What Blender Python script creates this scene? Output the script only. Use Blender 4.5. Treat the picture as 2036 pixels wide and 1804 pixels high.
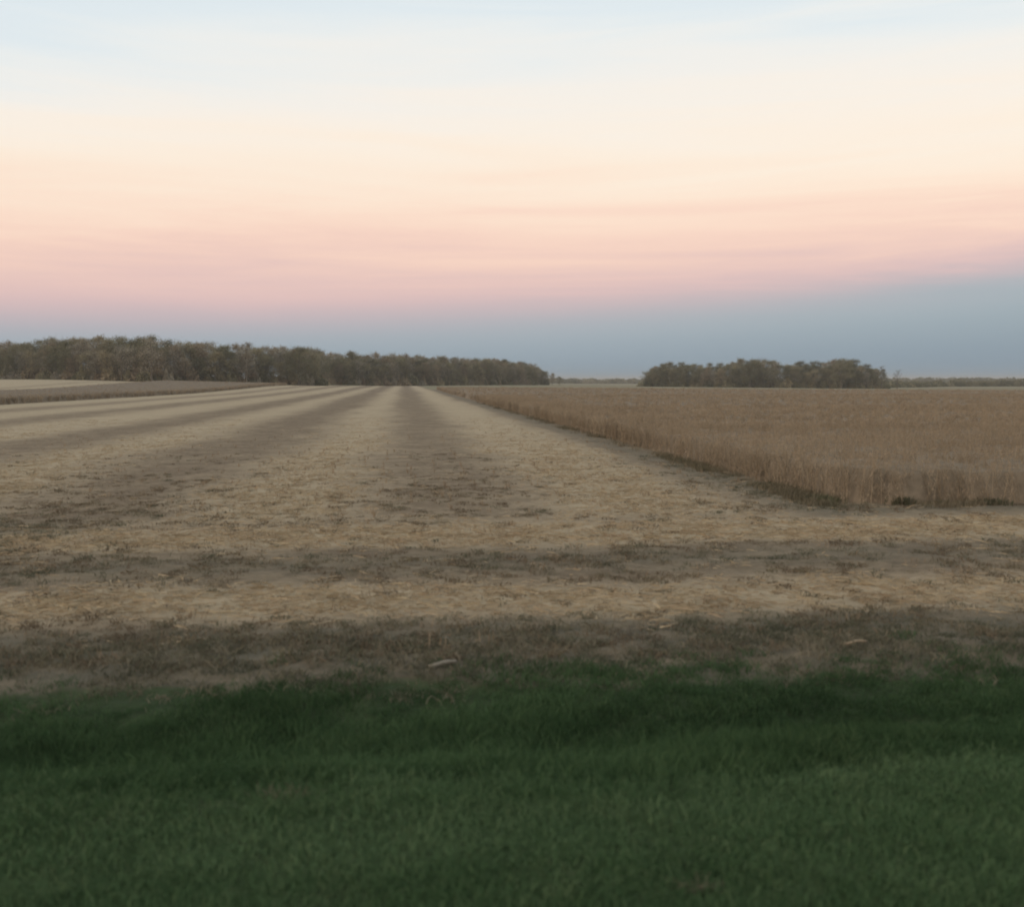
import bpy, math, random
import numpy as np
from mathutils import Vector

scene = bpy.context.scene
for o in list(bpy.data.objects):
    bpy.data.objects.remove(o)
COL = scene.collection
R = math.radians

# ------------------------------------------------------------------ camera
CAM_H = 2.6                 # eye height above the field (car on a raised road)
FPX = 1955.0                # focal length in photo pixels (2036 wide)
PITCH, YAW = 4.24, 6.3      # degrees down / right of the crop rows (+Y)
cam = bpy.data.cameras.new('camera')
cam_o = bpy.data.objects.new('camera', cam)
COL.objects.link(cam_o)
cam_o.location = (0, 0, CAM_H)
cam_o.rotation_euler = (R(90 - PITCH), 0, R(-YAW))
cam.sensor_fit = 'HORIZONTAL'
cam.sensor_width = 36.0
cam.lens = 36.0 * FPX / 2036.0
cam.clip_start = 0.1
cam.clip_end = 20000
cam.dof.use_dof = True
cam.dof.focus_distance = 160.0
cam.dof.aperture_fstop = 1.5
scene.camera = cam_o
HORIZON = 902 - FPX * math.tan(R(PITCH))


def ray(px, py):
    """Direction of a photo pixel in world space."""
    x, y, z = (px - 1018) / FPX, (902 - py) / FPX, -1.0
    d = Vector((x, y, z))
    d.rotate(cam_o.rotation_euler)
    return d.normalized()


def ground_at(px, py, z=0.0):
    d = ray(px, py)
    t = (z - CAM_H) / d.z
    return d.x * t, d.y * t


def at_range(px, dist):
    """World x, y at a horizontal distance in the compass direction of column px."""
    d = ray(px, HORIZON)
    k = dist / math.hypot(d.x, d.y)
    return d.x * k, d.y * k


# ------------------------------------------------------------------ sky (dusk, looking away from the sunset)
ANTISOLAR = 50.0 + YAW      # compass degrees right of +Y where the earth shadow stands highest


def lin(c):
    return tuple((v / 255 / 12.92 if v / 255 <= 0.04045 else ((v / 255 + 0.055) / 1.055) ** 2.4) for v in c) + (1.0,)


world = bpy.data.worlds.new('World')
scene.world = world
world.use_nodes = True
nt = world.node_tree
nt.nodes.clear()


def nn(tree, kind, **kw):
    n = tree.nodes.new(kind)
    for k, v in kw.items():
        setattr(n, k, v)
    return n


def mth(tree, op, a, b=None, c=None, clamp=False):
    n = tree.nodes.new('ShaderNodeMath')
    n.operation = op
    n.use_clamp = clamp
    for i, v in enumerate((a, b, c)):
        if v is None:
            continue
        if isinstance(v, (int, float)):
            n.inputs[i].default_value = v
        else:
            tree.links.new(v, n.inputs[i])
    return n.outputs[0]


def maprange(tree, v, a, b, c, d, smooth=False):
    n = tree.nodes.new('ShaderNodeMapRange')
    n.interpolation_type = 'SMOOTHSTEP' if smooth else 'LINEAR'
    n.clamp = True
    tree.links.new(v, n.inputs[0])
    for i, q in enumerate((a, b, c, d)):
        n.inputs[i + 1].default_value = q
    return n.outputs[0]


tc = nn(nt, 'ShaderNodeTexCoord')
sep = nn(nt, 'ShaderNodeSeparateXYZ')
nt.links.new(tc.outputs['Generated'], sep.inputs[0])
el = mth(nt, 'MULTIPLY', mth(nt, 'ARCSINE', sep.outputs[2]), 180 / math.pi)
hl = mth(nt, 'MAXIMUM', mth(nt, 'SQRT', mth(nt, 'ADD', mth(nt, 'MULTIPLY', sep.outputs[0], sep.outputs[0]),
                                             mth(nt, 'MULTIPLY', sep.outputs[1], sep.outputs[1]))), 1e-4)
ax, ay = math.sin(R(ANTISOLAR)), math.cos(R(ANTISOLAR))
ca = mth(nt, 'DIVIDE', mth(nt, 'ADD', mth(nt, 'MULTIPLY', sep.outputs[0], ax), mth(nt, 'MULTIPLY', sep.outputs[1], ay)), hl)
half = mth(nt, 'MULTIPLY_ADD', ca, 0.5, 0.5, clamp=True)
arch = mth(nt, 'POWER', half, 7.0)
# height of the shadow arch relative to its height straight ahead
lift = mth(nt, 'MULTIPLY_ADD', arch, 3.2, -0.70)
low_w = maprange(nt, el, 4.5, 12.0, 1.0, 0.0, True)
high_w = maprange(nt, el, 9.0, 16.0, 0.0, 1.0, True)
blue_side = maprange(nt, half, 0.50, 0.80, 4.6, 0.0, True)
cmap = nn(nt, 'ShaderNodeMapping')
cmap.inputs['Scale'].default_value = (1.0, 1.0, 15.0)
cmap.inputs['Rotation'].default_value = (0.03, 0.05, 0.0)
nt.links.new(tc.outputs['Generated'], cmap.inputs[0])
cn = nn(nt, 'ShaderNodeTexNoise')
cn.inputs['Scale'].default_value = 2.2
cn.inputs['Detail'].default_value = 6.0
cn.inputs['Roughness'].default_value = 0.58
cn.inputs['Distortion'].default_value = 0.6
nt.links.new(cmap.outputs[0], cn.inputs[0])
wisp = mth(nt, 'MULTIPLY', mth(nt, 'SUBTRACT', cn.outputs[0], 0.5), 6.2)
e2 = mth(nt, 'SUBTRACT', el, mth(nt, 'MULTIPLY', lift, low_w))
e3 = mth(nt, 'ADD', e2, mth(nt, 'MULTIPLY', blue_side, high_w))
e4 = mth(nt, 'ADD', e3, mth(nt, 'MULTIPLY', wisp, maprange(nt, el, 3.0, 8.0, 0.06, 1.0, True)))
ramp = nn(nt, 'ShaderNodeValToRGB')
cr = ramp.color_ramp
cr.interpolation = 'B_SPLINE'
stops = [(-2.0, (124, 150, 168)), (0.0, (129, 154, 171)), (1.7, (148, 168, 182)), (2.8, (160, 174, 186)), (3.7, (182, 177, 187)), (4.8, (217, 186, 189)),
         (6.2, (236, 201, 192)), (7.7, (247, 211, 195)), (9.3, (253, 225, 205)), (11.5, (253, 235, 216)),
         (13.9, (252, 239, 224)), (16.0, (246, 240, 232)), (18.6, (235, 238, 237)), (20.5, (223, 233, 238)),
         (27.0, (219, 230, 237)), (40.0, (215, 226, 234)), (60.0, (210, 222, 232))]
LO, HI = -2.0, 60.0
while len(cr.elements) < len(stops):
    cr.elements.new(0.5)
for e, (deg, c) in zip(cr.elements, stops):
    e.position = (deg - LO) / (HI - LO)
for e, (deg, c) in zip(cr.elements, stops):
    e.color = lin(c)
nt.links.new(maprange(nt, e4, LO, HI, 0.0, 1.0), ramp.inputs[0])
bg1 = nn(nt, 'ShaderNodeBackground')
nt.links.new(ramp.outputs[0], bg1.inputs[0])
bg1.inputs[1].default_value = 0.985
# the last of the sunset behind the camera
SUN_AZ = ANTISOLAR + 180.0
sky = nn(nt, 'ShaderNodeTexSky', sky_type='NISHITA', sun_disc=False)
sky.sun_elevation = R(1.5)
sky.sun_rotation = R(SUN_AZ)
bg2 = nn(nt, 'ShaderNodeBackground')
nt.links.new(sky.outputs[0], bg2.inputs[0])
bg2.inputs[1].default_value = 0.03
addsh = nn(nt, 'ShaderNodeAddShader')
nt.links.new(bg1.outputs[0], addsh.inputs[0])
nt.links.new(bg2.outputs[0], addsh.inputs[1])
wout = nn(nt, 'ShaderNodeOutputWorld')
nt.links.new(addsh.outputs[0], wout.inputs[0])

sun = bpy.data.lights.new('sun', 'SUN')
sun.energy = 1.2
sun.angle = R(60)
sun.color = (1.0, 0.80, 0.62)
sun_o = bpy.data.objects.new('sun', sun)
COL.objects.link(sun_o)
sd = Vector((math.sin(R(SUN_AZ)), math.cos(R(SUN_AZ)), math.tan(R(16.0))))
sun_o.rotation_euler = sd.to_track_quat('Z', 'Y').to_euler()
sun_o.location = (-30, -40, 30)

vs = scene.view_settings
vs.view_transform = 'Standard'
vs.look = 'None'
vs.exposure = 0.0
vs.gamma = 1.0
vs.use_curve_mapping = False
scene.cycles.use_denoising = True
scene.cycles.filter_width = 1.9
scene.cycles.volume_bounces = 0
scene.cycles.max_bounces = 5
scene.cycles.transparent_max_bounces = 16

# ------------------------------------------------------------------ numeric helpers
rng = np.random.default_rng(11)
random.seed(5)
_tab = np.random.default_rng(3).random((256, 256))


def vnoise(x, y):
    xi, yi = np.floor(x).astype(int), np.floor(y).astype(int)
    fx, fy = x - xi, y - yi
    fx, fy = fx * fx * (3 - 2 * fx), fy * fy * (3 - 2 * fy)
    a = _tab[xi & 255, yi & 255]
    b = _tab[(xi + 1) & 255, yi & 255]
    c = _tab[xi & 255, (yi + 1) & 255]
    d = _tab[(xi + 1) & 255, (yi + 1) & 255]
    return (a * (1 - fx) + b * fx) * (1 - fy) + (c * (1 - fx) + d * fx) * fy


def fbm(x, y, o=4):
    s, a, t = 0.0, 1.0, 0.0
    for k in range(o):
        s = s + a * vnoise(x * 2 ** k + 17.3 * k, y * 2 ** k + 9.1 * k)
        t += a
        a *= 0.5
    return s / t


def S(t):
    t = np.clip(t, 0, 1)
    return t * t * (3 - 2 * t)


# ------------------------------------------------------------------ lie of the land
TURF_Y = 8.4               # where the grass verge gives way to the field
HEAD_END = 18.2             # end of the headland passes
CROP_X, CROP_Y = 9.1, 19.5  # near corner of the standing crop
LEFT_X0, LEFT_X1 = -79.0, -42.5


def height(x, y):
    x, y = np.asarray(x, float), np.asarray(y, float)
    verge = np.interp(y, [-20, 2.0, 5.2, 5.9, 6.6, 7.3, 8.7, 9.2], [0.5, 0.42, 0.31, 0.20, -0.10, -0.22, -0.03, 0.0])
    verge = verge + (fbm(x * 0.6, y * 0.9 + 40, 3) - 0.5) * 0.14 * (y < 9.2)
    rise = 3.1 * S((-x + 10) / 150) * S((y - 200) / 150)
    dip = -1.9 * S((x - 30) / 250) * S((y - 100) / 500)
    roll = (fbm(x / 60 + 5, y / 60 + 3, 2) - 0.5) * 0.22 * S((y - 10) / 20)
    return verge + rise + dip + roll


def micro(x, y):
    f = S((y - 8.6) / 0.8)
    near = 1 / (1 + np.maximum(y, 0) / 60)
    return ((fbm(x * 2.6, y * 4.5, 3) - 0.5) * 0.10 * f + (fbm(x * 7, y * 9, 2) - 0.5) * 0.05) * near


def crop_far(x):
    return np.clip(290 - 0.9 * x, 120, 290)


def crop_right(x, y):
    wob = (fbm(x * 0.9, y * 0.9, 2) - 0.5) * 0.35
    cx = np.hypot(np.minimum(x - CROP_X - 0.9, 0), np.minimum(y - CROP_Y - 0.9, 0))
    return (cx < 0.9 + wob) & (x > CROP_X - 0.3) & (y > CROP_Y - 0.3) & (y < crop_far(x)) & (x < 330)


def crop_left(x, y):
    return (x > LEFT_X0) & (x < LEFT_X1) & (y > 40) & (y < 375 + 0.9 * (x - LEFT_X1))


def chaff(x, y):
    """0 = bare brown stubble, 1 = thick pale straw; strips left by the harvester, plus painted shade beside the crop."""
    w = (fbm(x * 0.35, y * 0.10 + 3, 3) - 0.5)
    yy = y + w * 1.1
    head = np.interp(yy, [8.7, 10.2, 10.7, 11.1, 11.9, 12.4, 12.9, 15.0, 15.5, 16.0, 17.2, 18.0, 19.0],
                     [0.08, 0.12, 0.60, 0.90, 0.84, 0.40, 0.12, 0.14, 0.62, 0.92, 0.85, 0.40, 0.5])
    w2 = (fbm(x * 0.25 + 31, y * 0.06, 3) - 0.5)
    xx = x + w2 * 1.7 + (fbm(x * 0.6, y * 0.35 + 7, 3) - 0.5) * 1.6
    strips = np.full_like(xx, 0.90)
    for c, hw, dep in ((1.1, 2.3, 0.78), (-6.6, 2.5, 0.84), (-14.6, 2.4, 0.80), (-24.6, 2.4, 0.70), (-34.2, 2.3, 0.60),
                       (CROP_X - 0.2, 2.0, 0.75), (-87, 2.5, 0.4), (-97, 2.5, 0.4)):  # the stripe at the crop edge is its shade, put into the ground colour
        strips = strips - dep * np.exp(-np.abs((xx - c) / hw) ** 3)
    front = S((yy - 17.6) / 2.2)
    base = head * (1 - front) + strips * front
    base = np.where(x > CROP_X - 1.5, np.where(y > 17.9, 0.25, base), base)
    return np.clip(base + (fbm(x * 0.8, y * 0.8, 3) - 0.5) * 0.28, 0, 1)


# ------------------------------------------------------------------ materials
def mat(name):
    m = bpy.data.materials.new(name)
    m.use_nodes = True
    t = m.node_tree
    b = t.nodes['Principled BSDF']
    b.inputs['Roughness'].default_value = 0.9
    b.inputs['Specular IOR Level'].default_value = 0.15
    return m, t, b


def mix(t, f, a, b, blend='MIX'):
    n = t.nodes.new('ShaderNodeMix')
    n.data_type = 'RGBA'
    n.blend_type = blend
    for s, v in ((n.inputs[0], f), (n.inputs[6], a), (n.inputs[7], b)):
        if isinstance(v, (int, float)):
            s.default_value = v
        elif isinstance(v, tuple):
            s.default_value = v if len(v) == 4 else v + (1.0,)
        else:
            t.links.new(v, s)
    return n.outputs[2]


def noise(t, scale, detail=3, vec=None, sc3=None, rough=0.55):
    g = t.nodes.new('ShaderNodeNewGeometry')
    v = g.outputs['Position']
    if sc3:
        mp = t.nodes.new('ShaderNodeMapping')
        mp.inputs['Scale'].default_value = sc3
        t.links.new(v, mp.inputs[0])
        v = mp.outputs[0]
    n = t.nodes.new('ShaderNodeTexNoise')
    n.inputs['Scale'].default_value = scale
    n.inputs['Detail'].default_value = detail
    n.inputs['Roughness'].default_value = rough
    t.links.new(v, n.inputs[0])
    return n.outputs[0]


def attr(t, name):
    n = t.nodes.new('ShaderNodeAttribute')
    n.attribute_name = name
    return n.outputs['Fac']


# ground: soil, straw, turf, and dull grass far off
M_ground, t, b = mat('ground')
fleck = maprange(t, noise(t, 9.0, 5, sc3=(0.55, 1.0, 1.0), rough=0.7), 0.36, 0.66, 0.0, 1.0)
blot = maprange(t, noise(t, 1.3, 4, sc3=(0.7, 1.0, 1.0)), 0.35, 0.65, 0.0, 1.0)
soil = mix(t, fleck, (0.120, 0.086, 0.053), (0.220, 0.160, 0.101))
straw = mix(t, fleck, (0.330, 0.258, 0.162), (0.470, 0.370, 0.238))
straw = mix(t, mth(t, 'MULTIPLY', blot, 0.4), straw, (0.310, 0.230, 0.150))
ch = mth(t, 'ADD', attr(t, 'chaff'), mth(t, 'MULTIPLY', mth(t, 'SUBTRACT', blot, 0.5), 0.35), clamp=True)
fieldc = mix(t, ch, soil, straw)
weed = mth(t, 'MULTIPLY', attr(t, 'weedy'), maprange(t, noise(t, 3.2, 4, sc3=(0.5, 1.0, 1.0)), 0.40, 0.6, 0.55, 1.0))
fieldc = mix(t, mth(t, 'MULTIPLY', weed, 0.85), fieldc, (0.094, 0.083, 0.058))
gr = mix(t, maprange(t, noise(t, 2.0, 4), 0.35, 0.65, 0.0, 1.0), (0.030, 0.044, 0.018), (0.055, 0.070, 0.030))
turfn = mth(t, 'ADD', attr(t, 'turf'), mth(t, 'MULTIPLY', mth(t, 'SUBTRACT', noise(t, 2.5, 3), 0.5), 0.8))
c1 = mix(t, maprange(t, turfn, 0.35, 0.65, 0.0, 1.0, True), fieldc, gr)
farc = mix(t, maprange(t, noise(t, 0.02, 4), 0.4, 0.6, 0, 1), (0.22, 0.175, 0.105), (0.175, 0.155, 0.088))
c2 = mix(t, attr(t, 'far'), c1, farc)
t.links.new(c2, b.inputs['Base Color'])
bp = t.nodes.new('ShaderNodeBump')
bp.inputs['Strength'].default_value = 0.8
bp.inputs['Distance'].default_value = 0.05
t.links.new(noise(t, 14.0, 5, sc3=(0.6, 1, 1)), bp.inputs['Height'])
t.links.new(bp.outputs[0], b.inputs['Normal'])


def plant_mat(name, ca_, cb_, cc_=None, scale=0.6, transl=0.0, spread=0.5, fine=0.25, sc3=None):
    m, t, b = mat(name)
    oi = t.nodes.new('ShaderNodeObjectInfo')
    base = mix(t, maprange(t, noise(t, scale, 3, sc3=sc3), 0.36, 0.64, 0, 1), ca_, cb_)
    if cc_:
        base = mix(t, mth(t, 'MULTIPLY', maprange(t, oi.outputs['Random'], 0.5, 1.0, 0, 1), spread), base, cc_)
    hs = t.nodes.new('ShaderNodeHueSaturation')
    t.links.new(base, hs.inputs['Color'])
    v = mth(t, 'ADD', 1 - fine, mth(t, 'MULTIPLY', oi.outputs['Random'], 2 * fine))
    t.links.new(v, hs.inputs['Value'])
    t.links.new(hs.outputs[0], b.inputs['Base Color'])
    if transl:
        b.inputs['Transmission Weight'].default_value = 0.0
        tr = t.nodes.new('ShaderNodeBsdfTranslucent')
        t.links.new(hs.outputs[0], tr.inputs[0])
        mx = t.nodes.new('ShaderNodeMixShader')
        mx.inputs[0].default_value = transl
        t.links.new(b.outputs[0], mx.inputs[1])
        t.links.new(tr.outputs[0], mx.inputs[2])
        t.links.new(mx.outputs[0], t.nodes['Material Output'].inputs[0])
    return m


M_straw = plant_mat('straw', (0.340, 0.260, 0.160), (0.47, 0.365, 0.230), (0.26, 0.188, 0.118), 1.5, 0.15, 0.9, 0.2)
M_stub = plant_mat('stubble', (0.22, 0.162, 0.104), (0.32, 0.24, 0.155), (0.17, 0.125, 0.08), 1.5, 0.0, 0.8)
M_weed = plant_mat('weed', (0.110, 0.110, 0.070), (0.165, 0.150, 0.098), (0.215, 0.174, 0.120), 1.2, 0.3, 0.8)
M_foot = plant_mat('foot_weed_shade', (0.105, 0.096, 0.056), (0.175, 0.142, 0.090), (0.21, 0.160, 0.105), 1.5, 0.1, 0.8)
M_resid = plant_mat('residue', (0.140, 0.104, 0.068), (0.21, 0.157, 0.102), (0.135, 0.118, 0.072), 1.5, 0.2, 0.8)
M_grass = plant_mat('mown_grass', (0.066, 0.120, 0.048), (0.106, 0.170, 0.076), (0.128, 0.158, 0.078), 0.8, 0.3, 0.6, 0.18, (0.35, 1.3, 1.0))
M_rank = plant_mat('rank_grass', (0.038, 0.072, 0.028), (0.073, 0.126, 0.052), (0.084, 0.114, 0.050), 0.9, 0.3, 0.5, 0.2, (0.5, 1.1, 1.0))
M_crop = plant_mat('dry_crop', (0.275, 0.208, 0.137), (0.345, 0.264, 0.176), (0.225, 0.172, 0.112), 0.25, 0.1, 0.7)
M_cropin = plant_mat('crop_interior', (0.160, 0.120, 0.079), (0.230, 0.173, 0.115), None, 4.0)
M_bark = plant_mat('bark', (0.100, 0.083, 0.062), (0.130, 0.108, 0.080), None, 0.4)
LEAF = [plant_mat('leaf_olive', (0.214, 0.190, 0.105), (0.290, 0.256, 0.151), (0.320, 0.255, 0.155), 0.12, 0.4, 0.6, 0.18),
        plant_mat('leaf_brown', (0.280, 0.215, 0.137), (0.350, 0.275, 0.181), (0.262, 0.223, 0.130), 0.12, 0.4, 0.6, 0.18),
        plant_mat('leaf_grey', (0.295, 0.258, 0.190), (0.370, 0.322, 0.240), None, 0.12, 0.4, 0.6, 0.18),
        plant_mat('leaf_dark', (0.140, 0.132, 0.073), (0.210, 0.192, 0.108), (0.230, 0.190, 0.114), 0.12, 0.4, 0.6, 0.18)]


# ------------------------------------------------------------------ mesh helpers
def mesh_np(name, verts, faces, material=None, nper=None):
    """faces: (n, k) array."""
    me = bpy.data.meshes.new(name)
    verts = np.asarray(verts, np.float32)
    faces = np.asarray(faces, np.int32)
    n, k = faces.shape
    me.vertices.add(len(verts))
    me.vertices.foreach_set('co', verts.ravel())
    me.loops.add(n * k)
    me.loops.foreach_set('vertex_index', faces.ravel())
    me.polygons.add(n)
    me.polygons.foreach_set('loop_start', np.arange(0, n * k, k, dtype=np.int32))
    me.update(calc_edges=True)
    if material:
        me.materials.append(material)
    return me


def put(name, me, parent=None, loc=(0, 0, 0), link=True):
    o = bpy.data.objects.new(name, me)
    o.location = loc
    if link:
        COL.objects.link(o)
    if parent:
        o.parent = parent
    return o


def tag(o, label=None, cat=None, group=None, kind=None):
    for k, v in (('label', label), ('category', cat), ('group', group), ('kind', kind)):
        if v:
            o[k] = v
    return o


def scatter(name, protos, pts, rot, scl, which=None):
    """One object that carries many copies of small pieces (uncountable stuff)."""
    me = bpy.data.meshes.new(name)
    n = len(pts)
    me.vertices.add(n)
    me.vertices.foreach_set('co', np.asarray(pts, np.float32).ravel())
    a = me.attributes.new('rot', 'FLOAT_VECTOR', 'POINT')
    a.data.foreach_set('vector', np.asarray(rot, np.float32).ravel())
    a = me.attributes.new('scl', 'FLOAT_VECTOR', 'POINT')
    a.data.foreach_set('vector', np.asarray(scl, np.float32).ravel())
    a = me.attributes.new('which', 'INT', 'POINT')
    a.data.foreach_set('value', (rng.integers(0, len(protos), n) if which is None else np.asarray(which)).astype(np.int32))
    ob = put(name, me)
    ng = bpy.data.node_groups.new(name + '_spread', 'GeometryNodeTree')
    ng.interface.new_socket('Geometry', in_out='INPUT', socket_type='NodeSocketGeometry')
    ng.interface.new_socket('Geometry', in_out='OUTPUT', socket_type='NodeSocketGeometry')
    gi, go = ng.nodes.new('NodeGroupInput'), ng.nodes.new('NodeGroupOutput')
    g2i = ng.nodes.new('GeometryNodeGeometryToInstance')
    for p in reversed(protos):
        oi = ng.nodes.new('GeometryNodeObjectInfo')
        oi.inputs['Object'].default_value = p
        oi.inputs['As Instance'].default_value = False
        ng.links.new(oi.outputs['Geometry'], g2i.inputs[0])
    iop = ng.nodes.new('GeometryNodeInstanceOnPoints')
    ng.links.new(gi.outputs[0], iop.inputs['Points'])
    ng.links.new(g2i.outputs[0], iop.inputs['Instance'])
    iop.inputs['Pick Instance'].default_value = True

    def named(nm, ty):
        q = ng.nodes.new('GeometryNodeInputNamedAttribute')
        q.data_type = ty
        q.inputs['Name'].default_value = nm
        return q.outputs['Attribute']
    ng.links.new(named('which', 'INT'), iop.inputs['Instance Index'])
    e2r = ng.nodes.new('FunctionNodeEulerToRotation')
    ng.links.new(named('rot', 'FLOAT_VECTOR'), e2r.inputs[0])
    ng.links.new(e2r.outputs[0], iop.inputs['Rotation'])
    ng.links.new(named('scl', 'FLOAT_VECTOR'), iop.inputs['Scale'])
    ng.links.new(iop.outputs[0], go.inputs[0])
    ob.modifiers.new('spread', 'NODES').node_group = ng
    return ob


def proto(name, verts, faces, m):
    return put(name, mesh_np(name, verts, faces, m), link=False)


# ------------------------------------------------------------------ ground sheet
ys = np.concatenate([[-3000, -800, -200, -60, -25, -12, -6, -3, -1, 0.5], np.arange(1.5, 3.0, 0.25)])
y = 3.0
lst = []
while y < 6000:
    lst.append(y)
    y += max(0.06, y * 0.0115)
ys = np.concatenate([ys, lst, [6000.0, 9000.0]])
k = 285
u = np.linspace(-1, 1, 2 * k + 1)
xs = np.sinh(u * 10.2) / np.sinh(10.2) * 7000
xs = np.where(np.abs(xs) < 16, xs, xs)
# even spacing close to the camera, then growing
pos = [0.0]
while pos[-1] < 7000:
    pos.append(pos[-1] + max(0.10, pos[-1] * 0.018))
xs = np.array([-v for v in pos[:0:-1]] + pos)
X, Y = np.meshgrid(xs, ys)
Xf, Yf = X.ravel(), Y.ravel()
Z = height(Xf, Yf) + micro(Xf, Yf)
nx, ny = len(xs), len(ys)
ii = (np.arange(ny - 1)[:, None] * nx + np.arange(nx - 1)[None, :]).ravel()
g_me = mesh_np('ground', np.stack([Xf, Yf, Z], 1), np.stack([ii, ii + 1, ii + nx + 1, ii + nx], 1), M_ground)


def vattr(me, name, v):
    a = me.attributes.new(name, 'FLOAT', 'POINT')
    a.data.foreach_set('value', np.asarray(v, np.float32))


vattr(g_me, 'chaff', chaff(Xf, Yf))
vattr(g_me, 'turf', 1 - S((Yf - TURF_Y + 0.5 + (fbm(Xf * 0.5, Yf * 0.5, 2) - 0.5) * 0.8) / 1.0))
weedy = S((10.9 - Yf) / 0.9) + 0.75 * np.clip(1 - np.abs(Yf - 14.0) / 1.5, 0, 1)
weedy = weedy + 0.8 * np.clip(1 - np.abs(Xf + 7.5) / 3, 0, 1) * np.clip(1 - np.abs(Yf - 17.5) / 3, 0, 1)
weedy = weedy + 0.8 * np.clip(1 - np.abs(Xf - CROP_X + 0.6) / 1.2, 0, 1) * (Yf > 18)  # here and below: weed tint beside the crop that also paints its shade
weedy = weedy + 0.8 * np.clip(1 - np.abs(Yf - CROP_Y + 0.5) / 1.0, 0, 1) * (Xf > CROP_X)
vattr(g_me, 'weedy', np.clip(weedy, 0, 1))
far_edge = np.where(Xf > CROP_X - 1, crop_far(Xf) + 3, 430 + 1.4 * (Xf + 60))
vattr(g_me, 'far', S((Yf - np.maximum(far_edge, 250)) / 12) * (Yf > 150) + (Xf > 320) * 1.0 * (Yf > 20))
g_me.polygons.foreach_set('use_smooth', np.ones(len(g_me.polygons), bool))
ground = tag(put('ground', g_me), 'open farmland with grass verge and harvested stubble', None, None, 'structure')


# ------------------------------------------------------------------ small pieces that are scattered
def strips(paths, widths):
    """Thin flat blades: paths list of (n,3), widths list of (n,)."""
    V, F = [], []
    for p, w in zip(paths, widths):
        p = np.asarray(p, float)
        d = p[-1] - p[0]
        side = np.cross(d, [0, 0, 1.0])
        if np.linalg.norm(side) < 1e-4:
            side = np.array([1.0, 0, 0])
        a = rng.uniform(0, math.pi)
        side = side / np.linalg.norm(side)
        up = np.cross(side, d / (np.linalg.norm(d) + 1e-9))
        side = side * math.cos(a) + up * math.sin(a)
        b0 = len(V)
        for q, ww in zip(p, w):
            V.append(q - side * ww / 2)
            V.append(q + side * ww / 2)
        for i in range(len(p) - 1):
            F.append((b0 + 2 * i, b0 + 2 * i + 1, b0 + 2 * i + 3, b0 + 2 * i + 2))
    return np.array(V), np.array(F)


def straw_proto(i):
    P, W = [], []
    for _ in range(13):
        c = rng.normal(0, 0.12, 2)
        a = rng.normal(0, 0.7)
        L = rng.uniform(0.04, 0.15)
        z0, z1 = rng.uniform(0.002, 0.03, 2)
        d = np.array([math.cos(a), math.sin(a)]) * L / 2
        P.append([(c[0] - d[0], c[1] - d[1], z0), (c[0] + rng.normal(0, 0.004), c[1] + rng.normal(0, 0.004), (z0 + z1) / 2), (c[0] + d[0], c[1] + d[1], z1)])
        w = rng.uniform(0.004, 0.011)
        W.append([w, w, w * 0.7])
    return proto('straw_piece', *strips(P, W), M_straw)


def stub_proto(i):
    P, W = [], []
    for j in range(7):
        x0 = (j - 3) * 0.05 + rng.normal(0, 0.012)
        y0 = rng.normal(0, 0.015)
        h = rng.uniform(0.05, 0.13)
        l = rng.normal(0, 0.025, 2)
        P.append([(x0, y0, -0.02), (x0 + l[0] * 0.5, y0 + l[1] * 0.5, h * 0.6), (x0 + l[0], y0 + l[1], h)])
        W.append([0.012, 0.010, 0.008])
    return proto('stubble_piece', *strips(P, W), M_stub)


def tuft(n, h, r, lean, w, m, name):
    P, W = [], []
    for _ in range(n):
        c = rng.normal(0, r, 2)
        a = rng.uniform(0, 2 * math.pi)
        H = h * rng.uniform(0.5, 1.1)
        l = H * lean * rng.uniform(0.3, 1.2)
        dx, dy = math.cos(a) * l, math.sin(a) * l
        P.append([(c[0], c[1], -0.01), (c[0] + dx * 0.3, c[1] + dy * 0.3, H * 0.6), (c[0] + dx, c[1] + dy, H)])
        W.append([w, w * 0.8, w * 0.15])
    return proto(name, *strips(P, W), m)


def soy_proto(i, n=3, fat=1.0):
    """A ripe soybean plant: bare stalk, short branches, hanging pods."""
    P, W = [], []
    for _ in range(n):
        c = rng.normal(0, 0.06, 2)
        H = rng.uniform(0.72, 1.0)
        l = rng.normal(0, 0.09, 2)
        P.append([(c[0], c[1], 0), (c[0] + l[0] * 0.4, c[1] + l[1] * 0.4, H * 0.5), (c[0] + l[0], c[1] + l[1], H)])
        W.append([0.013 * fat, 0.010 * fat, 0.006 * fat])
        for b_ in range(4):
            t0 = rng.uniform(0.2, 0.7)
            a = rng.uniform(0, 6.28)
            s0 = np.array([c[0] + l[0] * t0, c[1] + l[1] * t0, H * t0])
            L = rng.uniform(0.15, 0.3)
            e = s0 + np.array([math.cos(a) * L * 0.5, math.sin(a) * L * 0.5, L])
            P.append([s0, (s0 + e) / 2 + rng.normal(0, 0.01, 3), e])
            W.append([0.008 * fat, 0.007 * fat, 0.005 * fat])
        for p_ in range(15):
            t0 = rng.uniform(0.15, 1.0)
            a = rng.uniform(0, 6.28)
            s0 = np.array([c[0] + l[0] * t0, c[1] + l[1] * t0, H * t0]) + np.array([math.cos(a), math.sin(a), 0]) * rng.uniform(0.01, 0.11)
            e = s0 + np.array([math.cos(a) * 0.02, math.sin(a) * 0.02, -0.05])
            P.append([s0, (s0 + e) / 2, e])
            W.append([0.008 * fat, 0.015 * fat, 0.006 * fat])
    return proto('soy_plant', *strips(P, W), M_crop)


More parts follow.
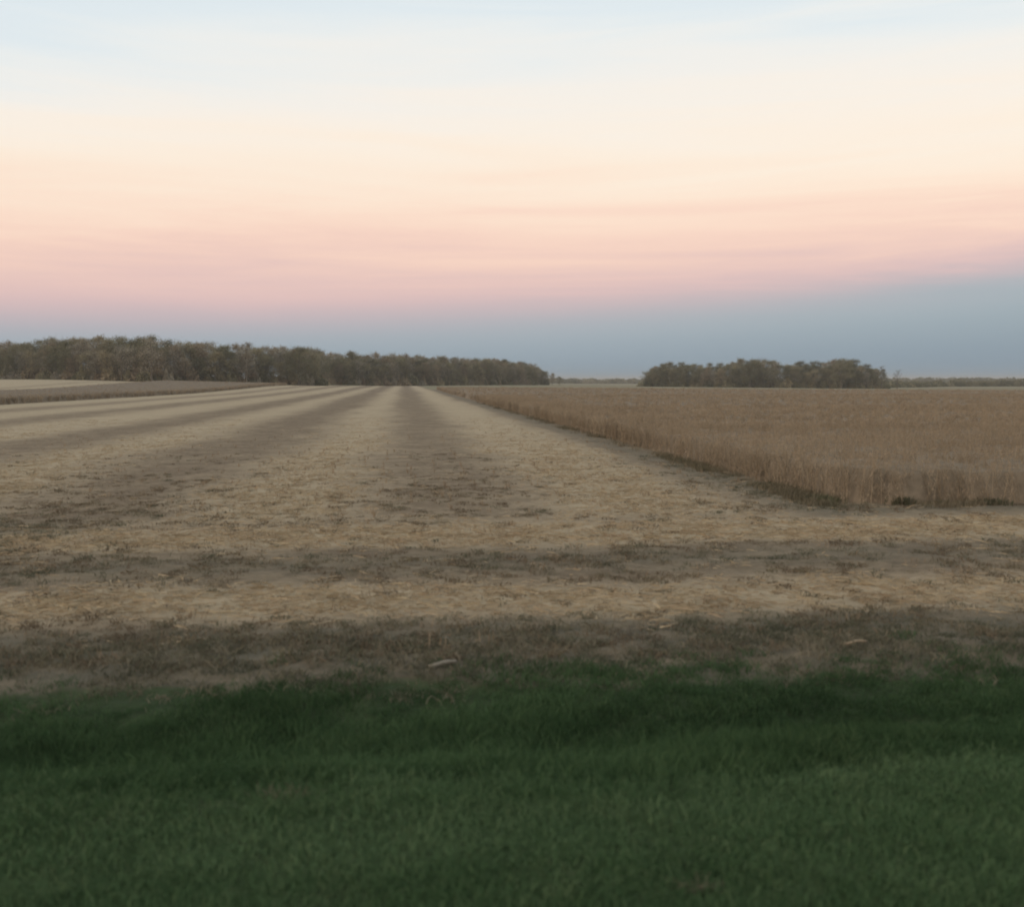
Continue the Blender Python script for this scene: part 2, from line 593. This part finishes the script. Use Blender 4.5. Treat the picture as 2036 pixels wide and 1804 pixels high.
straws = [straw_proto(i) for i in range(6)]
stubs = [stub_proto(i) for i in range(4)]
weeds = [tuft(26, 0.045, 0.085, 1.6, 0.010, M_weed, 'weed_piece') for i in range(5)]
ranks = [tuft(56, 0.10, 0.085, 0.8, 0.0055, M_rank, 'grass_piece') for i in range(6)]
foots = [tuft(24, 0.12, 0.12, 0.8, 0.010, M_foot, 'weed_piece') for i in range(5)]
residues = [tuft(30, 0.035, 0.075, 2.0, 0.011, M_resid, 'residue_piece') for i in range(5)]
grasses = [tuft(60, 0.055, 0.075, 0.9, 0.0048, M_grass, 'grass_piece') for i in range(6)]
soys = [soy_proto(i) for i in range(8)]
soyfar = [soy_proto(i, 5, 2.2) for i in range(5)]


def wedge(n, y0, y1, half=0.95, off=0.11, power=1.0):
    """Random points in the fan the camera sees (with margin), denser near."""
    q = rng.random(n)
    yy = y0 * (y1 / y0) ** q if power == 0 else (y0 ** power + q * (y1 ** power - y0 ** power)) ** (1 / power)
    xx = (rng.uniform(-1, 1, n) * half + off) * yy
    return xx, yy


def place(x, y, dz=0.0):
    return np.stack([x, y, height(x, y) + micro(x, y) + dz], 1)


def rots(n, tilt=0.0, yaw=None):
    r = np.zeros((n, 3))
    r[:, 0] = rng.normal(0, tilt, n)
    r[:, 1] = rng.normal(0, tilt, n)
    r[:, 2] = rng.uniform(0, 6.283, n) if yaw is None else yaw
    return r


def scales(n, lo, hi, z=None):
    s = rng.uniform(lo, hi, n)
    out = np.stack([s, s, s], 1)
    if z is not None:
        out[:, 2] *= z
    return out


# grass verge: mown shoulder, then rank grass in the ditch
def edge(x, y):
    return TURF_Y + (fbm(x * 0.5, y * 0.5, 2) - 0.5) * 0.8


gx, gy = rng.uniform(-10, 11, 22500), rng.uniform(1.6, 6.2, 22500)
keep = gy < 5.55 + (fbm(gx * 0.8, gy * 0.3, 2) - 0.5) * 0.5 + rng.normal(0, 0.08, len(gx))
gx, gy = gx[keep], gy[keep]
low = 0.55 + 0.5 * fbm(gx * 0.5, gy * 1.6, 3)
g = scatter('verge_grass', grasses, place(gx, gy), rots(len(gx), 0.12), scales(len(gx), 0.8, 1.2, low))
tag(g, 'short mown olive green grass on the road shoulder', 'grass', None, 'stuff')
gx, gy = rng.uniform(-13, 15, 17500), rng.uniform(4.9, 9.5, 17500)
keep = (gy < edge(gx, gy) + rng.normal(0, 0.28, len(gx))) & (gy > 5.5 + (fbm(gx * 0.8, gy * 0.3, 2) - 0.5) * 0.5)
gx, gy = gx[keep], gy[keep]
tall = (0.65 + 0.9 * S((fbm(gx * 0.9, gy * 1.1, 3) - 0.3) / 0.4)) * (1 - 0.45 * S((gy - 7.2) / 1.2))
g = scatter('ditch_grass', ranks, place(gx, gy), rots(len(gx), 0.16), scales(len(gx), 0.8, 1.2, tall))
tag(g, 'taller dark green grass filling the roadside ditch', 'grass', None, 'stuff')

# straw and stubble on the harvested ground
sx, sy = wedge(110000, 9.0, 70.0, power=1.0)
c = chaff(sx, sy)
keep = (rng.random(len(sx)) < np.clip(c ** 2.2, 0.02, 1) * S((sy - 9.2) / 1.6 + 0.12) * (1 - 0.85 * S((sy - 16) / 45))) & ~crop_right(sx, sy)
sx, sy = sx[keep], sy[keep]
yaw = np.where(sy < HEAD_END, 0.0, math.pi / 2) + rng.normal(0, 0.6, len(sx))
o = scatter('straw_litter', straws, place(sx, sy, 0.0), rots(len(sx), 0.08, yaw), scales(len(sx), 0.7, 1.4))
tag(o, 'pale straw left in strips over the harvested field', 'straw', None, 'stuff')

bx, by = [], []
for yy in np.arange(9.4, HEAD_END, 0.76):
    xx = np.arange(-20, 22, 0.34)
    bx.append(xx + rng.normal(0, 0.12, len(xx)))
    by.append(np.full(len(xx), yy) + rng.normal(0, 0.08, len(xx)))
hd = sum(len(v) for v in bx)
for xx in np.arange(-34, CROP_X - 0.2, 0.76):
    yy = np.arange(HEAD_END, 60, 0.5)
    bx.append(np.full(len(yy), xx) + rng.normal(0, 0.08, len(yy)))
    by.append(yy + rng.normal(0, 0.15, len(yy)))
bx, by = np.concatenate(bx), np.concatenate(by)
yaw = np.where(np.arange(len(bx)) < hd, 0.0, math.pi / 2)
keep = rng.random(len(bx)) < 0.8 * S((fbm(bx * 0.7, by * 0.5, 3) - 0.3) / 0.35) * (1 - S((by - 26) / 32))
o = scatter('stubble', stubs, place(bx, by)[keep], rots(keep.sum(), 0.1, yaw[keep]), scales(keep.sum(), 0.5, 1.05))
tag(o, 'short cut brown stubble standing in rows', 'stubble', None, 'stuff')

# low green weeds along the field edge and in the bare strips
wx, wy = wedge(60000, 8.2, 34.0, power=1.0)
wv = np.clip(1 - np.abs(wy - 9.3) / 1.5, 0, 1) * 0.75 + 0.35 * np.clip(1 - np.abs(wy - 14.0) / 1.2, 0, 1)
wv = wv + 0.5 * np.clip(1 - np.abs(wx + 7.5) / 3, 0, 1) * np.clip(1 - np.abs(wy - 17.5) / 3, 0, 1)
wv = wv + 0.5 * np.clip(1 - np.abs(wx - CROP_X + 0.5) / 0.9, 0, 1) * (wy > 19) + 0.02
wv = wv * (0.25 + 0.75 * S((fbm(wx * 0.9, wy * 1.6, 3) - 0.38) / 0.25))
keep = (rng.random(len(wx)) < wv) & ~crop_right(wx, wy)
wx, wy = wx[keep], wy[keep]
o = scatter('ground_weeds', weeds, place(wx, wy), rots(len(wx), 0.1), scales(len(wx), 0.5, 1.2))
tag(o, 'low dark green weeds along the field edge', 'weeds', None, 'stuff')

# dark clods and trodden stems that speckle the bare strips
qx, qy = wedge(26000, 9.0, 36.0, power=1.0)
qc = 1 - chaff(qx, qy)
keep = (rng.random(len(qx)) < (0.06 + 0.55 * qc) * S((fbm(qx * 1.1, qy * 1.8, 3) - 0.34) / 0.25) * (1 - 0.8 * S((qy - 20) / 14))) & ~crop_right(qx, qy)
qx, qy = qx[keep], qy[keep]
o = scatter('crop_residue', residues, place(qx, qy), rots(len(qx), 0.1), scales(len(qx), 0.5, 1.25))
tag(o, 'dark trodden stems and clods scattered over the bare strips', 'crop residue', None, 'stuff')

# ------------------------------------------------------------------ standing crop
# weeds whose dark colour also stands in for shade at the crop's foot
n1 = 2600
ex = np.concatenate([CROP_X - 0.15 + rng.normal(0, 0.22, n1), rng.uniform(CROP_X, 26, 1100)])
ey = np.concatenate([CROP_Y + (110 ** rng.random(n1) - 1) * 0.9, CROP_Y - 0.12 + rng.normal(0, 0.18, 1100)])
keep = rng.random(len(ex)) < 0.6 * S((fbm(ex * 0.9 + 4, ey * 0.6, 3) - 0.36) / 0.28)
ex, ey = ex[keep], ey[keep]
o = scatter('crop_foot_weeds_shade', foots, place(ex, ey), rots(len(ex), 0.12), scales(len(ex), 0.5, 1.3))
tag(o, 'dark olive weeds doubling as shade along the foot of the crop', 'weeds', None, 'stuff')
# plants one by one near the cut edge, coarser clumps further in
xx, yy = np.meshgrid(np.arange(CROP_X - 0.2, 48, 0.38), np.arange(CROP_Y - 0.2, 40, 0.17))
px_, py_ = xx.ravel() + rng.normal(0, 0.05, xx.size), yy.ravel() + rng.normal(0, 0.05, xx.size)
xx, yy = np.meshgrid(np.arange(CROP_X - 0.2, 13.5, 0.38), np.arange(40, 120, 0.25))
px_ = np.concatenate([px_, xx.ravel() + rng.normal(0, 0.05, xx.size)])
py_ = np.concatenate([py_, yy.ravel() + rng.normal(0, 0.05, xx.size)])
keep = crop_right(px_, py_)
px_, py_ = px_[keep], py_[keep]
hz = 0.86 + 0.22 * fbm(px_ * 0.5, py_ * 0.5, 3)
o1 = scatter('standing_crop', soys, np.stack([px_, py_, height(px_, py_)], 1), rots(len(px_), 0.09), scales(len(px_), 0.9, 1.12, hz))
tag(o1, 'ripe brown soybean plants standing uncut beside the stubble', 'crop', None, 'stuff')
fx, fy = [], []
for y0, y1, sp in ((38, 70, 0.55), (70, 130, 0.95), (130, 300, 1.9)):
    xx, yy = np.meshgrid(np.arange(CROP_X, 0.95 * y1 + 12, sp), np.arange(y0, y1, sp))
    fx.append(xx.ravel() + rng.normal(0, sp * 0.3, xx.size))
    fy.append(yy.ravel() + rng.normal(0, sp * 0.3, xx.size))
fx, fy = np.concatenate(fx), np.concatenate(fy)
keep = crop_right(fx, fy) & (fx < fy * 0.95 + 10)
fx, fy = fx[keep], fy[keep]
wide = 1.0 + S((fy - 40) / 200) * 1.5
sc = scales(len(fx), 0.9, 1.1)
sc[:, :2] *= wide[:, None]
o2 = scatter('distant_crop', soyfar, np.stack([fx, fy, height(fx, fy)], 1), rots(len(fx), 0.05), sc)
tag(o2, 'ripe brown soybeans reaching back towards the small grove', 'crop', None, 'stuff')


def canopy(name, inside, x0, x1, y0, y1, label, top=0.74, inset=0.35):
    """Dense inner mass of the crop: a rough top with sides that reach the soil."""
    xs_ = [x0]
    while xs_[-1] < x1:
        xs_.append(xs_[-1] + max(0.30, abs(xs_[-1] - CROP_X) * 0.014))
    ys_ = [y0]
    while ys_[-1] < y1:
        ys_.append(ys_[-1] + max(0.30, ys_[-1] * 0.010))
    A, B = np.meshgrid(xs_, ys_)
    A, B = A.ravel(), B.ravel()
    deep = inside(A - inset, B - inset) & inside(A + inset, B + inset) & inside(A, B)
    zt = top + (fbm(A * 1.3, B * 1.3, 3) - 0.5) * 0.35
    zz = height(A, B) + np.where(deep, zt, -0.15)
    n = len(xs_)
    q = (np.arange(len(ys_) - 1)[:, None] * n + np.arange(n - 1)[None, :]).ravel()
    f = np.stack([q, q + 1, q + n + 1, q + n], 1)
    f = f[deep[f].any(1)]
    used, inv = np.unique(f, return_inverse=True)
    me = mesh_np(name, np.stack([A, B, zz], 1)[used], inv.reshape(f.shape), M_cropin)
    return tag(put(name, me), label, 'crop', None, 'stuff')


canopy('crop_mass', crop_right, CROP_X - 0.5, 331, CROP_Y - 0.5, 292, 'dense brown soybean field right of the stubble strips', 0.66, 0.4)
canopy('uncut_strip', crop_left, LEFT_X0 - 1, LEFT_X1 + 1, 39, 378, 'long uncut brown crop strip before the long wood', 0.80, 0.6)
fx, fy = [], []
for sp, a0, a1 in ((0.8, LEFT_X1 - 4, LEFT_X1), (1.6, LEFT_X0, LEFT_X1 - 4)):
    xx, yy = np.meshgrid(np.arange(a0, a1, sp), np.arange(60, 376, sp))
    fx.append(xx.ravel() + rng.normal(0, sp * 0.3, xx.size))
    fy.append(yy.ravel() + rng.normal(0, sp * 0.3, xx.size))
fx, fy = np.concatenate(fx), np.concatenate(fy)
keep = crop_left(fx, fy)
fx, fy = fx[keep], fy[keep]
sc = scales(len(fx), 0.9, 1.1)
sc[:, :2] *= 1.7
o = scatter('strip_crop', soyfar, np.stack([fx, fy, height(fx, fy)], 1), rots(len(fx), 0.05), sc)
tag(o, 'brown stalks of the uncut strip before the long wood', 'crop', None, 'stuff')


# ------------------------------------------------------------------ trees
def tube(P, r, V, F, sides=4):
    P = np.asarray(P, float)
    b0 = len(V)
    for i, p in enumerate(P):
        d = P[min(i + 1, len(P) - 1)] - P[max(i - 1, 0)]
        d = d / (np.linalg.norm(d) + 1e-9)
        a = np.cross(d, [0.3, 0.9, 0.1])
        a /= np.linalg.norm(a)
        c_ = np.cross(d, a)
        for s in range(sides):
            w = 2 * math.pi * s / sides
            V.append(p + (a * math.cos(w) + c_ * math.sin(w)) * r[i])
    for i in range(len(P) - 1):
        for s in range(sides):
            n = (s + 1) % sides
            F.append((b0 + i * sides + s, b0 + i * sides + n, b0 + (i + 1) * sides + n, b0 + (i + 1) * sides + s))


def tree_meshes(name, H, W, base, leafm, leaves, seed, leaf=0.42, twig=1.0):
    """Tapered trunk and limbs; crown of twigs and leaf faces gathered in clumps."""
    r = np.random.default_rng(seed)
    V, F = [], []
    lean = r.normal(0, 0.02 * H, 2)
    tp = [np.array([lean[0] * s ** 1.5, lean[1] * s ** 1.5, H * 0.86 * s]) + np.append(r.normal(0, 0.012 * H, 2) * (s > 0), 0) for s in np.linspace(0, 1, 7)]
    tp[0][2] = -0.4
    r0 = H * 0.017 + 0.05
    tube(tp, [r0 * (1.25 if i == 0 else 1 - 0.85 * i / 6) for i in range(7)], V, F, 6)
    CV, CF, tips = [], [], []
    for k_ in range(15):
        s = base + (0.96 - base) * (k_ + r.random()) / 15
        j = min(int(s * 6), 5)
        st = tp[j] + (tp[j + 1] - tp[j]) * (s * 6 - j)
        a = k_ * 2.4 + r.normal(0, 0.4)
        prof = math.sin(math.pi * min(1, max(0.12, (s - base) / (1.02 - base) * 0.72 + 0.24))) ** 0.8
        L = W * 0.5 * prof * r.uniform(0.7, 1.15)
        up = r.uniform(0.2, 0.7) + 0.25 * s
        e = st + np.array([math.cos(a) * L, math.sin(a) * L, L * up])
        m_ = (st + e) / 2 + np.array([0, 0, -0.06 * L]) + r.normal(0, 0.05 * L, 3)
        tube([st, m_, e], [r0 * 0.36 * (1 - 0.6 * s), r0 * 0.2 * (1 - 0.5 * s), 0.025], V, F, 4)
        for q in range(5):
            f = r.uniform(0.35, 1.0)
            b_ = st + (e - st) * f
            d = r.normal(0, 1, 3)
            d[2] = abs(d[2]) * 0.8 + 0.1
            d = d / np.linalg.norm(d) * L * r.uniform(0.25, 0.55)
            tube([b_, b_ + d * 0.5 + r.normal(0, 0.03 * L, 3), b_ + d], [0.05 * twig, 0.035 * twig, 0.015 * twig], CV, CF, 3)
            tips.append((b_ + d, L))
            for z_ in range(3):
                d2 = r.normal(0, 1, 3)
                d2[2] = abs(d2[2])
                d2 = d2 / np.linalg.norm(d2) * r.uniform(0.5, 1.2)
                tube([b_ + d * 0.7, b_ + d * 0.7 + d2], [0.028 * twig, 0.012 * twig], CV, CF, 3)
    nb = len(CF)
    n_per = leaves // len(tips)
    keepc = r.random(len(tips)) < 0.86
    for (tip, L), kp in zip(tips, keepc):
        if not kp:
            continue
        m = max(2, int(n_per * r.uniform(0.5, 1.5)))
        for _ in range(m):
            p = tip + r.normal(0, 0.50 + 0.10 * L, 3) * np.array([1, 1, 0.7]) - np.array([0, 0, 0.15 * L])
            n_ = r.normal(0, 1, 3)
            n_ /= np.linalg.norm(n_)
            a_ = np.cross(n_, r.normal(0, 1, 3))
            a_ /= np.linalg.norm(a_)
            c_ = np.cross(n_, a_)
            s1, s2 = leaf * r.uniform(0.5, 1.0), leaf * r.uniform(0.3, 0.7)
            b0 = len(CV)
            CV += [p - a_ * s1 * 0.5, p - c_ * s2 * 0.5, p + a_ * s1 * 0.5, p + c_ * s2 * 0.5]
            CF.append((b0, b0 + 1, b0 + 2, b0 + 3))
    tm = mesh_np(name + '_trunk', V, F, M_bark)
    cm = mesh_np(name + '_crown', CV, CF, M_bark)
    cm.materials.append(leafm)
    idx = np.zeros(len(CF), np.int32)
    idx[nb:] = 1
    cm.polygons.foreach_set('material_index', idx)
    top = max(v[2] for v in CV)
    return tm, cm, top


LOOKS = {  # height, spread, crown base, leaf material, leaves, leaf size
    'olive': [(15, 9.5, 0.16, 0, 5400), (15, 8.0, 0.20, 0, 4800), (14, 9.0, 0.12, 0, 5400)],
    'brown': [(15, 8.5, 0.18, 1, 4350), (14, 8.0, 0.14, 1, 4500)],
    'grey': [(15, 8.0, 0.22, 2, 2250), (15, 7.0, 0.20, 2, 1650)],
    'dark': [(15, 9.0, 0.10, 3, 5850), (14, 9.0, 0.08, 3, 5850), (15, 8.0, 0.12, 3, 5400)],
    'bare': [(14, 6.0, 0.22, 2, 220)],
}
PROTO = {}
sd_ = 100
for look, specs in LOOKS.items():
    PROTO[look] = []
    for sp in specs:
        sd_ += 1
        PROTO[look].append(tree_meshes('tree_' + look, sp[0], sp[1], sp[2], LEAF[sp[3]], sp[4], sd_))


def tree(x, y, h, look, label, group, wide=1.0, name='tree', rot=None):
    tm, cm, top = PROTO[look][random.randrange(len(PROTO[look]))]
    r = put(name, None)
    r.empty_display_size = 1.0
    k_ = h / top
    r.location = (x, y, float(height(x, y)))
    r.scale = (k_ * wide, k_ * wide, k_)
    r.rotation_euler = (0, 0, random.uniform(0, 6.28) if rot is None else rot)
    put('trunk', tm, r)
    put('crown', cm, r)
    return tag(r, label, 'tree', group)


LBL = {'olive': 'olive brown full crowned tree', 'brown': 'russet brown leaved tree', 'grey': 'thin grey brown half bare tree',
       'dark': 'dark olive dense tree', 'bare': 'leafless tree'}


def wood(profile, rows, step, wname, gname, mixw, special):
    """profile: (photo column, distance, skyline height in photo pixels) along the wood's near edge."""
    pxs = np.array([p[0] for p in profile], float)
    ds = np.array([p[1] for p in profile], float)
    hs = np.array([p[2] for p in profile], float)
    pts = np.array([at_range(a, b_) for a, b_ in zip(pxs, ds)])
    seg = np.hypot(*np.diff(pts, axis=0).T)
    cum = np.concatenate([[0], np.cumsum(seg)])
    back_pts = []
    for row in range(rows):
        s = step * (0.5 * (row % 2)) + 1.0
        while s < cum[-1]:
            ss = min(max(s + random.uniform(-1.3, 1.3), 0), cum[-1])
            s += step * random.uniform(0.8, 1.2)
            col = np.interp(ss, cum, pxs)
            d = np.interp(ss, cum, ds) + row * 5.5 + random.uniform(-1.5, 1.5)
            hp = np.interp(ss, cum, hs)
            x, y_ = at_range(col, d)
            full = hp * d / FPX * 0.96
            f = (random.uniform(0.66, 0.90), random.uniform(0.90, 1.02), random.uniform(0.88, 1.0), random.uniform(0.85, 0.97))[row]
            h = full * f
            look = random.choices(list(mixw), list(mixw.values()))[0]
            if row >= 2:
                back_pts.append((x, y_, h, look))
                continue
            part_ = wname[0 if col < 622 or len(wname) == 1 else 1]
            tree(x, y_, h, look, LBL[look] + (' on the near edge of ', ' in the second rank of ')[row] + part_, LBL[look].split(' ')[0] + (' edge trees ', ' second rank trees ')[row] + 'of ' + part_,
                 wide=random.uniform(0.9, 1.2) * min(1.5, max(1.0, 9.0 / h)))
    for col, d, hp, look, label in special:
        x, y_ = at_range(col, d)
        tree(x, y_, hp * d / FPX, look, label, None, wide=1.05)
    return back_pts


LEFT = [(-70, 440, 72), (0, 425, 66), (60, 415, 72), (90, 410, 70), (150, 395, 78), (230, 380, 82), (305, 368, 83), (345, 368, 77), (380, 372, 80),
        (420, 376, 80), (455, 380, 73), (490, 384, 77), (525, 388, 74), (560, 392, 78), (600, 396, 77), (618, 400, 70),
        (640, 455, 62), (700, 470, 65), (770, 485, 63), (850, 515, 57), (900, 535, 55), (960, 560, 54), (1000, 585, 50),
        (1030, 605, 45), (1060, 625, 41), (1080, 640, 30)]
GROVE = [(1292, 560, 34), (1312, 552, 46), (1350, 548, 47), (1400, 545, 47), (1430, 542, 47), (1470, 540, 54), (1500, 540, 57), (1530, 541, 56),
         (1560, 542, 50), (1585, 543, 53), (1620, 545, 53), (1650, 546, 52), (1672, 547, 58), (1700, 548, 52), (1728, 552, 43), (1752, 556, 36)]
random.seed(21)
backL = wood(LEFT, 4, 5.6, ["the long wood's taller block", "the long wood's lower stretch"], None,
             {'olive': 4, 'brown': 2.5, 'grey': 2.2, 'dark': 2.6},
             [(490, 378, 82, 'grey', 'pale thin crowned tree rising above the long wood skyline'),
              (303, 362, 88, 'grey', 'tallest twiggy tree on the crest of the long wood'),
              (593, 388, 78, 'dark', 'broad dark tree where the long wood steps down'),
              (1084, 640, 30, 'olive', 'low rounded tree where the long wood runs out'),
              (1098, 640, 25, 'brown', 'small round tree past the low end of the long wood'),
              (1112, 650, 18, 'olive', 'last bush sized tree at the low tip of the long wood')])
backR = wood(GROVE, 4, 5.4, ['the small separate grove'], None,
             {'olive': 3.4, 'brown': 1.0, 'grey': 0.8, 'dark': 5},
             [(1284, 556, 33, 'olive', 'gappy tree at the grove end facing the long wood'),
              (1490, 534, 58, 'dark', 'pointed dark tree on the grove skyline'),
              (1672, 540, 59, 'olive', 'broad tallest tree of the small grove'),
              (1752, 548, 44, 'bare', 'pale leafless tree at the end of the grove beside the low hedge'),
              (1784, 560, 36, 'bare', 'slender leafless sapling standing clear of the grove')])


def tree_mass(name, pts, label):
    protos, look_i = [], {}
    for look in PROTO:
        tm, cm, top = PROTO[look][0]
        p = put('tree_piece', cm, link=False)
        look_i[look] = (len(protos), top)
        protos.append(p)
    loc = np.array([(a, b_, float(height(a, b_))) for a, b_, h, l in pts])
    sc_ = np.array([[h / look_i[l][1] * 1.15] * 3 for a, b_, h, l in pts])
    o = scatter(name, protos, loc, rots(len(pts)), sc_, [look_i[l][0] for a, b_, h, l in pts])
    return tag(o, label, 'woodland', None, 'stuff')


tree_mass('deep_wood', backL, 'crowded trees deep inside the long wood')
tree_mass('deep_grove', backR, 'crowded trees deep inside the small grove')


# brush along the foot of the woods, and hedges far off
def brush_proto(m, seed, n=420):
    r = np.random.default_rng(seed)
    V, F = [], []
    for _ in range(n):
        a = r.uniform(0, 6.283)
        q = math.sqrt(r.random())
        p = np.array([math.cos(a) * q, math.sin(a) * q, r.random() ** 0.8 * (1.05 - q * q * 0.7) * (0.7 + 0.3 * math.sin(3 * a + seed))])
        n_ = r.normal(0, 1, 3)
        n_ /= np.linalg.norm(n_)
        a_ = np.cross(n_, r.normal(0, 1, 3))
        a_ /= np.linalg.norm(a_)
        c_ = np.cross(n_, a_)
        s1, s2 = r.uniform(0.08, 0.2), r.uniform(0.05, 0.13)
        b0 = len(V)
        V += [p - a_ * s1, p - c_ * s2, p + a_ * s1, p + c_ * s2]
        F.append((b0, b0 + 1, b0 + 2, b0 + 3))
    return proto('brush_piece', V, F, m)


brush = [brush_proto(LEAF[k_], 50 + k_) for k_ in (0, 1, 2, 3)]


def brush_line(name, line, step, depth, hlo, hhi, w, label, which, cat='brush'):
    pts, sc_ = [], []
    P = np.array(line)
    seg = np.hypot(*np.diff(P, axis=0).T)
    cum = np.concatenate([[0], np.cumsum(seg)])
    for s in np.arange(0, cum[-1], step):
        for _ in range(2):
            ss = s + random.uniform(-step, step)
            x = np.interp(ss, cum, P[:, 0]) + random.uniform(-depth, depth) * 0.4
            y_ = np.interp(ss, cum, P[:, 1]) + random.uniform(0, depth)
            h = random.uniform(hlo, hhi)
            ww = w * random.uniform(0.7, 1.3)
            pts.append((x, y_, float(height(x, y_)) - 0.1))
            sc_.append((ww, ww, h))
    o = scatter(name, brush, np.array(pts), rots(len(pts)), np.array(sc_), [random.choice(which) for _ in pts])
    return tag(o, label, cat, None, 'stuff')


brush_line('undergrowth', [at_range(a, d - 1) for a, d, h in LEFT], 1.8, 9, 2.5, 6.5, 2.6, 'brown brush along the foot of the long wood', [0, 1, 1, 2, 3])
brush_line('grove_undergrowth', [at_range(a, d - 1) for a, d, h in GROVE], 1.8, 9, 2.5, 6.5, 2.6, 'dark brush along the foot of the small grove', [0, 3, 3])
brush_line('distant_treeline', [at_range(a, 1500) for a in (1000, 1100, 1200, 1300)], 5, 25, 6, 9.5, 9, 'hazy far tree line in the gap between both woods', [0, 3, 3], 'tree line')
brush_line('horizon_treeline', [at_range(a, 1700) for a in (1650, 1800, 1950, 2100, 2400)], 6, 25, 8, 11, 10, 'hazy flat tree line on the horizon past the grove', [0, 3, 3], 'tree line')
brush_line('low_hedge', [at_range(a, d) for a, d in ((1745, 640), (1800, 720), (1880, 820), (1960, 860), (2100, 900), (2400, 950))], 3, 8, 2.5, 5.0, 4.0, 'low dark hedge running on from the small grove', [0, 3, 3, 3], 'hedge')
brush_line('hedge_clumps', [at_range(a, d) for a, d in ((1880, 830), (1960, 850), (2100, 880), (2400, 900))], 9, 8, 4.5, 6.5, 5.0, 'taller dark clumps standing in the low hedge', [3], 'hedge')


# ------------------------------------------------------------------ things lying about
def weed_clump(px, py, h, label):
    x, y_ = ground_at(px, py)
    V, F = [], []
    P, W = [], []
    for _ in range(150):
        c_ = rng.normal(0, 0.13, 2)
        a = rng.uniform(0, 6.28)
        H = h * rng.uniform(0.35, 1.0)
        l = H * rng.uniform(0.1, 0.7)
        P.append([(c_[0], c_[1], -0.02), (c_[0] + math.cos(a) * l * 0.4, c_[1] + math.sin(a) * l * 0.4, H * 0.65), (c_[0] + math.cos(a) * l, c_[1] + math.sin(a) * l, H)])
        W.append([0.008, 0.020, 0.004])
    v, f = strips(P, W)
    o = put('weed_clump', mesh_np('weed_clump', v, f, M_weedclump), None, (x, y_, float(height(x, y_))))
    return tag(o, label, 'weed', 'green weeds at the crop foot')


M_weedclump = plant_mat('weed_leaf', (0.080, 0.086, 0.046), (0.135, 0.122, 0.070), None, 9.0, 0.25)
for q, (a, b_, h) in enumerate(((1642, 997, 0.18), (1790, 1002, 0.22), (1975, 1002, 0.15))):
    weed_clump(a, b_, h, 'dark green weed clump at the foot of the standing crop')


def husk(px, py, L, w, yaw, label, m, z=0.02):
    x, y_ = ground_at(px, py, z)
    V, F = [], []
    n = 7
    for i in range(n):
        s = i / (n - 1) - 0.5
        ww = w * (1 - abs(s * 1.7) ** 2) + 0.004
        zc = 0.025 + 0.008 * math.cos(s * 5)
        for dy, dz in ((-ww, 0.0), (-ww * 0.4, 0.02), (ww * 0.4, 0.024), (ww, 0.004)):
            V.append((s * L, dy + 0.03 * math.sin(s * 4), zc + dz))
    for i in range(n - 1):
        for j in range(3):
            F.append((i * 4 + j, i * 4 + j + 1, i * 4 + 5 + j, i * 4 + 4 + j))
    o = put('dry_husk', mesh_np('dry_husk', V, F, m), None, (x, y_, float(height(x, y_) + micro(x, y_))))
    o.rotation_euler = (0.15, 0, yaw)
    sm = o.modifiers.new('thick', 'SOLIDIFY')
    sm.thickness = 0.004
    return tag(o, label, 'husk')


M_husk = plant_mat('husk', (0.25, 0.215, 0.165), (0.31, 0.265, 0.205), None, 6.0)
husk(880, 1322, 0.27, 0.014, 0.12, 'pale dry husk lying on the dark weedy edge above the grass', M_husk)
husk(1700, 1285, 0.24, 0.010, -0.1, 'faint pale stalk lying in the weeds nearer the crop corner', M_stub)

def dry_tuft(px, py, r, label):
    x, y_ = ground_at(px, py, 0.34)
    P, W = [], []
    for _ in range(90):
        c_ = rng.normal(0, r, 2) * np.array([1.5, 0.8])
        a = rng.uniform(0, 6.28)
        H = rng.uniform(0.03, 0.075)
        P.append([(c_[0], c_[1], -0.01), (c_[0] + math.cos(a) * H * 0.4, c_[1] + math.sin(a) * H * 0.4, H * 0.6), (c_[0] + math.cos(a) * H, c_[1] + math.sin(a) * H, H)])
        W.append([0.005, 0.004, 0.001])
    v, f = strips(P, W)
    o = put('dry_grass_tuft', mesh_np('dry_grass_tuft', v, f, M_dry), None, (x, y_, float(height(x, y_) + micro(x, y_))))
    return tag(o, label, 'grass tuft')


M_dry = plant_mat('dry_grass', (0.150, 0.125, 0.082), (0.200, 0.165, 0.110), None, 6.0, 0.2)
dry_tuft(580, 1586, 0.05, 'withered tan tuft at the crest of the mown verge')
dry_tuft(1392, 1782, 0.03, 'small pale dry tuft low in the mown grass')

# ------------------------------------------------------------------ evening haze
hz_me = bpy.data.meshes.new('haze')
x0, x1, y0, y1, z0, z1 = -7500, 7500, -3500, 9500, -6.0, 26.0
hv = [(x0, y0, z0), (x1, y0, z0), (x1, y1, z0), (x0, y1, z0), (x0, y0, z1), (x1, y0, z1), (x1, y1, z1), (x0, y1, z1)]
hz_me.from_pydata(hv, [], [(3, 2, 1, 0), (4, 5, 6, 7), (0, 1, 5, 4), (1, 2, 6, 5), (2, 3, 7, 6), (3, 0, 4, 7)])
hm = bpy.data.materials.new('haze')
hm.use_nodes = True
ht = hm.node_tree
ht.nodes.clear()
pv = ht.nodes.new('ShaderNodeVolumePrincipled')
pv.inputs['Color'].default_value = (0.78, 0.74, 0.69, 1)
pv.inputs['Density Attribute'].default_value = ''
hm.cycles.homogeneous_volume = True
pv.inputs['Density'].default_value = 0.00024
ho = ht.nodes.new('ShaderNodeOutputMaterial')
ht.links.new(pv.outputs[0], ho.inputs['Volume'])
hz_me.materials.append(hm)
tag(put('haze', hz_me), 'thin even evening haze over the farmland', 'haze', None, 'stuff')
